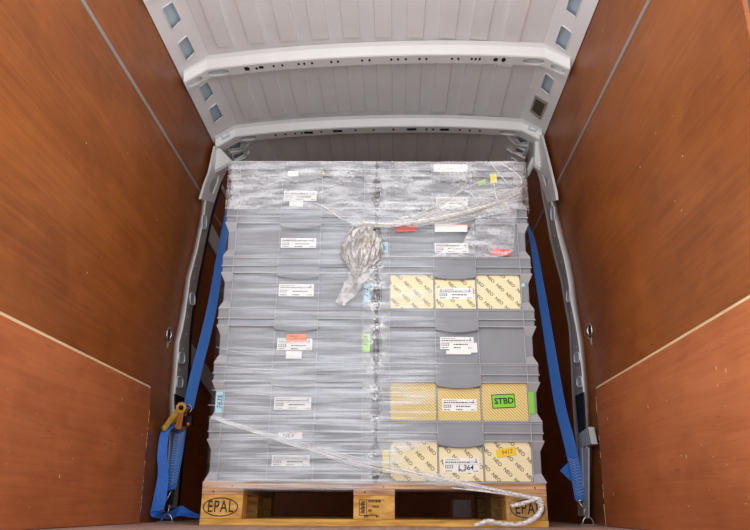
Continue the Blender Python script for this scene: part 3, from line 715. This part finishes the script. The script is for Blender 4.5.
def gtag(c, r, u0, v0, u1, v1, what, text=None, tilt=0, edge=False):
    q, (cx, cz, hw, hh) = rect(c, r, u0, v0, u1, v1, YG+.2, tilt); o = sheet('handle_tag', CR[c, r], q, YG, 'label', label=what)
    if text: scribble(o, text, cx-hw*.2, cz, .017, YG-.0008, 'print', -tilt-.08, .3, .0002)
    if edge:
        b = bmesh.new(); flat(b, cx-hw*.1, cx+hw, cz+hh*.75, cz+hh, YG-.0006); flat(b, cx+hw*.94, cx+hw, cz-hh, cz+hh, YG-.0006); bmesh.ops.transform(b, matrix=T((cx, 0, cz)) @ RY(-tilt) @ T((-cx, 0, -cz)), verts=b.verts); obj('red_edge', b, 'redink', o)
gtag(0, 0, 278.5, 432, 302.5, 439.5, 'white tag with a red edge and handwriting', 'NEV', .05, True)
gtag(0, 5, 288, 171, 298.5, 176.5, 'small white tag on the grip')
gtag(1, 5, 433.5, 164, 467.5, 172, 'blank white label on the grip')
gtag(1, 4, 434.5, 224, 468, 232, 'cream label with a red edge on the grip', None, 0, True)
tape(0, 2, 286.5, 334, 306.5, 342.5, 'orange', 'orange paper slip', .04, YL-.0016, 'OK', .016, 'brownink', 0, -.01)
tape(0, 2, 286, 351, 301.5, 359, 'label', 'blank white sticker', 0, YL)
tape(0, 5, 289.5, 201, 303, 206.5, 'label', 'blank white sticker', 0, YL)
tape(1, 2, 446, 350.5, 471, 354.5, 'label', 'white label strip', 0, YL); tape(1, 2, 449, 343, 477.5, 353, 'label', 'second white label overlapping the first', .03, YL+.0008)
tape(0, 1, 216.5, 391.5, 223.3, 413, 'cyan', 'pale blue tape with handwritten number', 0, YT, '7635', .017, 'ink')
tape(0, 2, 362, 331, 370, 352, 'lime', 'lime green tape', 0, YT, '3120', .014, 'print')
tape(0, 3, 363, 283, 369.5, 302.5, 'cyan', 'pale blue tape', 0, YT, '712', .016, 'ink')
tape(0, 4, 362.5, 233, 370, 253, 'yellow', 'yellow tape', -.12)
tape(1, 0, 382.5, 450, 391.5, 473, 'yellow', 'yellow tape')
tape(1, 1, 528, 392, 535, 414, 'green', 'green tape')
tape(1, 4, 382, 242, 388, 255, 'cyan', 'pale blue tape', 0, YT, '15', .012, 'print')
tape(1, 3, 520.5, 283.5, 525, 287, 'cyan', 'scrap of pale blue tape', .3)
tape(1, 4, 396, 226.5, 416.5, 231.5, 'red', 'red tape', .06, -.2015)
tape(1, 4, 491, 248.5, 510, 255.5, 'red', 'red tape', -.1)
tape(1, 5, 490, 174, 497, 183, 'yellow', 'yellow tape', .06, YT-.012)
tape(1, 5, 478, 181, 486, 184.5, 'lime', 'scrap of lime tape', .4, YT)
tape(0, 5, 321, 171.5, 324, 174.5, 'amber', 'scrap of amber tape', 0, -.2015)
tape(1, 1, 491.5, 394.2, 515.5, 408.3, 'ink', 'dark border of the green note', .05, YL)
tape(1, 1, 492.3, 395, 514.7, 407.5, 'green', 'green note lettered STBD', .05, YL-.0012, 'STBD', .021, 'ink', 0, .002, 0, .0009)
tape(1, 0, 496, 448, 516.5, 456.5, 'amber', 'amber note with handwriting', .17, YL-.0012, '9412', .014, 'brownink', 0, .002)

# ------------------------------------------------------------------ stretch wrap
wrap = thing('stretch_wrap', 'clear stretch wrap film around the crate stack with twisted bunches and a loose tail', 'stretch wrap', (0, 0, 0), TH)
def film(name, rows, m, y=-.012, nx=60, nz=40, amp=.003, wrapl=False, wrapr=False, rag=0, seed=0, fade=(0, 0, 0, 0)):
    """film sheet between edges given as (v, u_left, u_right) rows; fade = where the layers thin out (left, right, top, bottom)"""
    b = bmesh.new(); R_ = []; lay = b.verts.layers.float.new('layers')
    for i in range(nz+1):
        t = i/nz*(len(rows)-1); k = min(int(t), len(rows)-2); f = t-k
        v0, l0, r0 = rows[k]; v1, l1, r1 = rows[k+1]; v = v0+(v1-v0)*f; ul = l0+(l1-l0)*f; ur = r0+(r1-r0)*f
        if rag: ur += rag*(noise.noise(Vector((seed, i*.35, 0)))+.6*noise.noise(Vector((seed, i*1.3, 3))))
        A_, B_ = stk(ul, v, y), stk(ur, v, y); row = []
        if wrapl: A_ = Vector((-.600, y, A_.z)); row += [(Vector((-.604, q, A_.z)), 1) for q in (.30, .10, .01)]
        for j in range(nx+1):
            g = j/nx; p = A_.lerp(B_, g); p.y += amp*noise.noise(Vector((p.x*4+seed, p.z*26, seed)))*1.4; w = 1; h = i/nz
            if fade[0]: w *= min(1, g/fade[0])
            if fade[1]: w *= min(1, (1-g)/fade[1])
            if fade[2]: w *= min(1, h/fade[2]+.02)
            if fade[3]: w *= min(1, (1-h)/fade[3])
            row.append((p, w))
        if wrapr: row[-1] = (Vector((.609, y, A_.z)), 1); row += [(Vector((.613, q, A_.z)), 1) for q in (.01, .10, .30)]
        vs_ = []
        for p, w in row:
            q = b.verts.new(p); q[lay] = w; vs_.append(q)
        R_.append(vs_)
    for A_, B_ in zip(R_, R_[1:]):
        for k in range(len(A_)-1): b.faces.new((A_[k], A_[k+1], B_[k+1], B_[k]))
    return obj(name, b, m, wrap, True)
film('wrap_sheet', [(209, 226, 400), (222, 224, 430), (230, 222, 462), (262, 221, 458), (285, 219, 440), (300, 218, 448), (330, 215, 455), (360, 213, 448), (392, 210, 440), (420, 209, 436), (440, 208, 444), (460, 207, 410), (482, 206, 400)], 'film', -.013, rag=8, seed=1, fade=(.14, .12, 0, 0))
film('wrap_sheet', [(330, 215, 452), (360, 213, 450), (392, 210, 445), (420, 209, 440), (440, 208, 444), (460, 207, 400), (490, 204, 380)], 'film', -.018, rag=8, seed=5, fade=(.14, .1, .25, 0))
film('wrap_sheet', [(478, 205, 470), (484, 203, 480), (492, 202, 500)], 'film', -.014, nz=8, seed=8, fade=(0, .3, 0, .4))
film('wrap_sheet', [(161.2, 230, 520), (180, 229, 521.5), (200, 227, 522.5), (209, 226.5, 523)], 'film2', -.015, wrapl=True, wrapr=True, nz=20, seed=2, amp=.005)
film('wrap_sheet', [(208, 300, 521), (214, 330, 500), (220, 345, 470), (225, 352, 455)], 'film2', -.016, nz=10, seed=3)
film('wrap_sheet', [(200, 495, 519), (214, 480, 516), (228, 470, 515), (245, 462, 514), (252, 440, 513), (257, 430, 500)], 'film2', -.020, nz=14, seed=4, rag=2)
film('film_bridge', [(228, 362, 390), (260, 361, 391), (320, 360, 391), (400, 361, 388), (440, 362, 384), (478, 362, 384)], 'film3', -.021, nx=16, nz=60, amp=.007, seed=9, rag=4, fade=(.4, .4, .1, 0))
# twisted ropes of film
def rope(name, pts, r, m, y=-.024, flat_=.55, seed=0, jit=.3, n=8):
    P_ = [stk(u, v, y) for u, v in pts]; Q_ = []
    for i in range(len(P_)-1):
        for j in range(n):
            s = j/n; a, b_, c, d = P_[max(i-1, 0)], P_[i], P_[i+1], P_[min(i+2, len(P_)-1)]
            Q_.append(.5*((2*b_)+(c-a)*s+(2*a-5*b_+4*c-d)*s*s+(3*b_-a-3*c+d)*s**3))
    Q_.append(P_[-1]); k = len(Q_)
    rr = []
    for i in range(k):
        f = i/(k-1); base = r if not isinstance(r, (list, tuple)) else r[0]+(r[1]-r[0])*f
        rr.append(base*(1+jit*noise.noise(Vector((i*.6, seed, 0)))*1.6))
    b = bmesh.new(); tube(b, Q_, rr, 9)
    for v in b.verts:
        v.co += Vector((0, 0, 1))*.25*min(rr)*noise.noise(v.co*90)
    return obj(name, b, m, wrap, True)
film('film_band', [(189, 500, 522), (197, 478, 520), (205, 450, 508), (213, 420, 486), (220, 395, 458), (227, 372, 420)], 'film_rope', -.026, nz=24, amp=.006, seed=15)
rope('film_rope', [(350, 225), (366, 226), (384, 226), (420, 222.5), (450, 217), (480, 209), (503, 201), (521.5, 188)], .006, 'film_rope', seed=1, jit=.5)
rope('film_rope', [(384, 227), (410, 224), (440, 219), (470, 212), (500, 202), (521, 192)], .006, 'film_rope', -.028, seed=2, jit=.5)
rope('film_rope', [(362, 222), (392, 224), (430, 219), (470, 210), (496, 203)], .004, 'film_white', -.030, seed=8, jit=.5)
rope('film_rope', [(398, 219), (420, 213), (445, 201), (468, 187), (486, 180)], .005, 'film_rope', -.022, seed=3, jit=.5)
rope('film_strand', [(494, 184), (497, 199), (503, 202)], .0022, 'film_white', -.024, seed=4)
rope('film_strand', [(500, 163), (512, 170), (520, 177), (521.5, 184)], .0022, 'film_white', -.024, seed=5)
rope('film_strand', [(491, 163), (501, 176), (508, 183)], .0018, 'film_white', -.024, seed=6)
rope('film_strand', [(314, 202), (326, 208), (344, 221)], .002, 'film_thread', -.022, seed=7)
# bunched film hanging from the knot
b = bmesh.new(); bmesh.ops.create_icosphere(b, subdivisions=5, radius=1)
top, bot = stk(366, 224, -.03), stk(358, 276, -.03); c0 = (top+bot)/2; hl = (top-bot).length/2; ax = (top-bot).normalized()
for v in b.verts:
    t = v.co.z; w = .082*(1-.55*max(0, -t)**1.5)*(1-.15*max(0, t))
    p = Vector((v.co.x*w, v.co.y*.022, 0))
    fold = .014*noise.noise(Vector((v.co.x*5, v.co.y*3, v.co.z*2.2)))+.006*noise.noise(v.co*9)
    v.co = c0+ax*(t*hl)+p+Vector((v.co.x*fold, v.co.y*fold*1.5, 0))
obj('film_bunch', b, 'film_bag', wrap, True)
b = bmesh.new(); pts = [(362, 266, 12), (356, 280, 8.5), (348, 293, 7.5), (339.5, 304, 4.5)]; R_ = []
for i in range(25):
    t = i/24*3; k = min(int(t), 2); f = t-k; u, v, w = [pts[k][q]+(pts[k+1][q]-pts[k][q])*f for q in range(3)]; row = []
    for j in range(13):
        g = j/12*2-1; p = stk(u+g*w, v+g*w*.35, -.030+.010*noise.noise(Vector((j*.9, i*.18, 2)))); row.append(b.verts.new(p))
    R_.append(row)
for A_, B_ in zip(R_, R_[1:]):
    for k in range(12): b.faces.new((A_[k], A_[k+1], B_[k+1], B_[k]))
obj('film_flap', b, 'film_bag', wrap, True)
for i, pts in enumerate(([(354, 226), (346, 238), (345, 254), (351, 270), (357, 279)], [(372, 228), (368, 240), (366, 255), (359, 272), (350, 290)])):
    rope('film_fold', pts, .0030, 'film_bag', -.052 if i else -.04, seed=20+i)
b = bmesh.new(); bmesh.ops.create_uvsphere(b, u_segments=10, v_segments=8, radius=.006); bmesh.ops.translate(b, vec=stk(374.5, 230, -.045), verts=b.verts); obj('dark_knot_end', b, 'hole', wrap, True)
# loose strands running down to the pallet corner
for i in range(7):
    dv = (i-3)*1.5+random.uniform(-.8, .8)
    rope('film_strand', [(213, 418+dv*.3), (261, 433.5+dv*.45), (284, 441+dv*.55), (312, 449+dv*.7), (360, 463+dv*.9), (441, 479+dv*.8), (483, 489+dv*.6), (538, 499+dv*.3)], .0011+.0008*random.random(), 'film_thread', -.022-.0012*i, seed=40+i, n=5, jit=0)
film('film_band', [(416, 208, 216), (424, 209, 262), (434, 228, 300), (446, 262, 340), (456, 300, 384), (466, 338, 420), (476, 380, 452), (486, 420, 486)], 'film', -.024, nz=40, seed=12, fade=(.3, .3, 0, 0))
for k, q in enumerate(([(208, 405), (260, 407), (330, 413), (380, 416)], [(216, 347), (260, 356), (320, 359), (390, 356), (440, 362)], [(212, 390), (280, 396), (380, 398), (436, 404)], [(214, 366), (300, 371), (400, 366)])):
    rope('film_strand', q, .0009, 'film_thread', -.020, seed=60+k, n=5)
rope('film_tail', [(400, 469), (450, 481), (500, 491), (520, 495), (538, 499)], (.002, .0065), 'film_white', -.035, seed=70)
rope('film_tail', [(452, 488), (490, 492), (520, 496), (538, 499)], (.002, .006), 'film_white', -.032, seed=71)
rope('film_tail', [(511, 506), (524, 503), (538, 499), (541.5, 503), (541, 510), (536, 517), (528, 522)], (.006, .010), 'film_white', -.036, seed=72, jit=.25)
rope('film_tail', [(538, 500), (541, 508), (538, 515), (530, 521), (516, 524.6), (500, 523.5), (485, 523), (474, 525.4)], (.010, .006), 'film_white', -.03, seed=73, jit=.3)
rope('film_tail', [(522, 524.5), (505, 524.5), (489, 520.8), (480, 524)], (.005, .008), 'film_white', -.036, seed=74, jit=.3)

# ------------------------------------------------------------------ lashing straps
def strapmesh(name, px, hw, parent, m, t=.0025, n=6):
    """px: list of (u, v, depth y, half-width vector)"""
    b = bmesh.new(); Q, V = ribbon(b, [at(u, v, 1, y) for u, v, y, w in px], [w for *_, w in px], t, n); return obj(name, b, m, parent), Q, V
X_ = Vector((1, 0, 0))
def wv(k, dy=0, dz=0): return Vector((k, dy, dz))
ls = thing('ratchet_strap', 'blue lashing strap with gold ratchet down the left side of the stack', 'strap')
upper = [(228.5, 208, .56, wv(.008, .014)), (226, 224, .555, wv(.010, .014)), (223.3, 238, .55, wv(.013, .012, .004)), (218.5, 268, .535, wv(.017, .01, .004)), (213, 302, .52, wv(.0205, .008, .005)), (205.5, 336, .505, wv(.0225, .006, .005)), (196, 373, .49, wv(.024, .004, .006)), (188, 410, .48, wv(.024, 0, .006))]
strapmesh('webbing', upper, .025, ls, 'web')
lower = [(181, 428, .455, wv(.0245, 0, .006)), (179.5, 437, .455, wv(.0245, 0, .006)), (176, 461, .46, wv(.0245, 0, .006)), (170.5, 490, .465, wv(.0225, 0, .006))]
lw, Q, V = strapmesh('webbing', lower, .025, ls, 'web')
b = bmesh.new()
for i in range(46):                                            # zig-zag sewing
    f = .22+.70*i/46; k = f*(len(Q)-1); a = int(k); p = Q[a].lerp(Q[min(a+1, len(Q)-1)], k-a); w = V[a]
    o_ = Vector((0, -.0024, 0)); s = (-1 if i % 2 else 1)
    tube(b, [p+w*(.78*s)+o_, p+w*(-.1*s)+Vector((0, 0, -.008))+o_], .0012, 4)
obj('stitching', b, 'stitch', lw)
tail = [(176, 424, .43, wv(.020)), (165.5, 432, .39, wv(.018)), (162.3, 455, .385, wv(.018, .008)), (163.2, 474, .39, wv(.019, .010)), (160, 498, .385, wv(.0255, .004, .004)), (157, 511, .385, wv(.0265, 0, .004))]
strapmesh('loose_tail', tail, .025, ls, 'web_plain', n=8)
b = bmesh.new()                                                # end of the tail folded along the floor
zz = .012
ribbon(b, [at(157, 512, 1, .385), at(158, 516, 1, .41)+Vector((0, 0, .002)), at(172, 514, 1, .50), at(180, 511, 1, .54), at(190, 514.5, 1, .53), at(204, 517.5, 1, .50), at(214, 518.6, 1, .48)],
       [wv(.027, 0, .004), wv(.012, .02, .006), wv(.004, .012, .019), wv(.004, .008, .02), wv(.006, .022, .008), wv(.0, .024, .004), wv(0, .024, .003)], .0025, 8)
obj('loose_tail', b, 'web_plain', ls)
# ratchet
def pt(u, v, y): return at(u, v, 1, y)
def bar(b, a, c, w, t, y0):                                    # flat bar between two photo points, edge-on thickness t in depth
    A_, C_ = pt(*a, y0), pt(*c, y0); d = (C_-A_).normalized(); n = Vector((d.z, 0, -d.x)).normalized()*w
    prism(b, [A_+n-d*w*.6, A_+n*.6-d*w, A_-n*.6-d*w, A_-n-d*w*.6, C_-n+d*w*.6, C_-n*.6+d*w, C_+n*.6+d*w, C_+n+d*w*.6], (0, t, 0))
rt = obj('ratchet_handle', (lambda b: (bar(b, (181, 406), (164.5, 428), .011, .005, 0.380), bar(b, (183, 408), (168, 427), .011, .005, 0.430), b)[2])(bmesh.new()), 'gold', ls)
b = bmesh.new(); tube(b, [pt(164, 427.5, 0.380), pt(166.5, 427.5, 0.435)], .011, 12); tube(b, [pt(171, 417, 0.382), pt(173, 417, 0.435)], .006, 10); obj('grip_bar', b, 'gold', rt, True)
for a_, c_, w_, y_ in (((181.5, 408), (178.5, 426), .013, 0.373), ((184.5, 410), (182.5, 427), .012, 0.440)):
    b = bmesh.new(); bar(b, a_, c_, w_, .004, y_); obj('frame_plate', b, 'copper', ls)
for yy in (0.367, 0.435):
    b = bmesh.new(); c = pt(181, 407.5, yy); nT = 18
    prism(b, [c+Vector(((.020 if k % 2 else .0245)*math.cos(2*math.pi*k/nT), 0, (.020 if k % 2 else .0245)*math.sin(2*math.pi*k/nT))) for k in range(nT)], (0, .006, 0)); obj('ratchet_wheel', b, 'gold', ls)
b = bmesh.new(); tube(b, [pt(181, 407.5, 0.357), pt(182, 407.5, 0.465)], .010, 14); obj('spool', b, 'black_metal', ls, True)
b = bmesh.new(); box(b, -.028, .028, -.018, .018, -.022, .022, bev=.004); bmesh.ops.translate(b, vec=pt(186, 421.5, 0.455), verts=b.verts); box(b, *(lambda p: (p.x-.034, p.x+.02, p.y-.01, p.y+.012, p.z-.007, p.z+.007))(pt(173, 430, 0.415))); obj('strap_guide', b, 'black_metal', ls)
b = bmesh.new(); tube(b, [pt(186.5, 424.5, 0.430), pt(190, 424.5, 0.445)], .011, 10); tube(b, [pt(173.5, 429, .5), pt(182, 428, .5)], .006, 8); obj('cross_bolt', b, 'copper', ls, True)
b = bmesh.new(); tube(b, [pt(186, 407, 0.455), pt(190, 404.5, 0.455), pt(191.8, 408, 0.455), pt(190.5, 412, 0.455), pt(187, 411.5, 0.455)], .003, 6); obj('spring_clip', b, 'chrome', ls, True)
# lower fitting and hook
b = bmesh.new(); A_ = pt(170.5, 488, 0.467); C_ = pt(168.6, 505, 0.477); prism(b, [A_+X_*.017, A_-X_*.017, C_-X_*.014, C_+X_*.016], (0, .006, 0)); obj('end_sleeve', b, 'black_metal', ls)
b = bmesh.new(); tube(b, [pt(171.5, 491, 0.461), pt(167, 499, 0.461), pt(163, 507, 0.461), pt(164.5, 514, 0.470), pt(167, 516, 0.475), pt(168.5, 510, 0.480), pt(170, 503, 0.480)], .0032, 8); obj('wire_hook', b, 'chrome', ls, True)
def anchor(u, v, y, label):
    p = pt(u, v, y); p.z = 0; t = thing('floor_anchor', label, 'anchor', tuple(p))
    b = bmesh.new(); box(b, -.035, .035, -.018, .018, 0, .004, bev=.001); obj('plate', b, 'chrome', t)
    b = bmesh.new(); tube(b, [(.022*math.cos(a), 0, .004+.026*math.sin(a)) for a in [math.pi*k/10 for k in range(11)]], .004, 8); obj('ring', b, 'chrome', t, True)
anchor(167, 518, .45, 'low steel floor ring the gold ratchet strap hooks into')
rs = thing('lashing_strap', 'plain blue lashing strap with a folded blue flap down the right side of the stack', 'strap')
up = [(522.5, 205, .50, wv(.008, .014)), (527, 224, .50, wv(.011, .013, -.003)), (532.5, 240, .50, wv(.015, .012, -.003)), (538, 273, .495, wv(.019, .008, -.004)), (545.5, 318, .49, wv(.022, .008, -.004)), (559, 400, .475, wv(.0245, .004, -.005)), (567.5, 435, .465, wv(.0245, 0, -.005)), (574, 463, .46, wv(.0245, 0, -.004)), (581, 501, .455, wv(.0235, 0, -.003))]
sw, Q, V = strapmesh('webbing', up, .025, rs, 'web')
b = bmesh.new()
for i in range(26):
    f = .855+.12*i/26; k = f*(len(Q)-1); a = int(k); p = Q[a].lerp(Q[min(a+1, len(Q)-1)], k-a); w = V[a]; s = (-1 if i % 2 else 1); o_ = Vector((0, -.0024, 0))
    tube(b, [p+w*(.78*s)+o_, p+w*(-.1*s)+Vector((0, 0, -.008))+o_], .0012, 4)
obj('stitching', b, 'stitch', sw)
b = bmesh.new(); prism(b, [pt(560, 470.5, .475), pt(567.5, 463, .475), pt(574, 472, .475), pt(571, 481.5, .475)], (0, .002, 0)); obj('blue_flap', b, 'web_plain', rs)
b = bmesh.new(); tube(b, [pt(578, 501, .452), pt(583, 507, .452), pt(587, 513, .455), pt(588.5, 518, .455)], .003, 8); tube(b, [pt(585, 501, .45), pt(587, 506, .45), pt(584, 511, .45), pt(585, 516, .45), pt(589, 519, .455)], .003, 8); obj('wire_hook', b, 'chrome', rs, True)
b = bmesh.new(); tube(b, [pt(576, 501, .454), pt(586, 500, .454)], .003, 8); obj('hook_eye', b, 'chrome', rs, True)
anchor(588, 521, .455, 'low steel floor ring the right-hand blue strap hooks into')
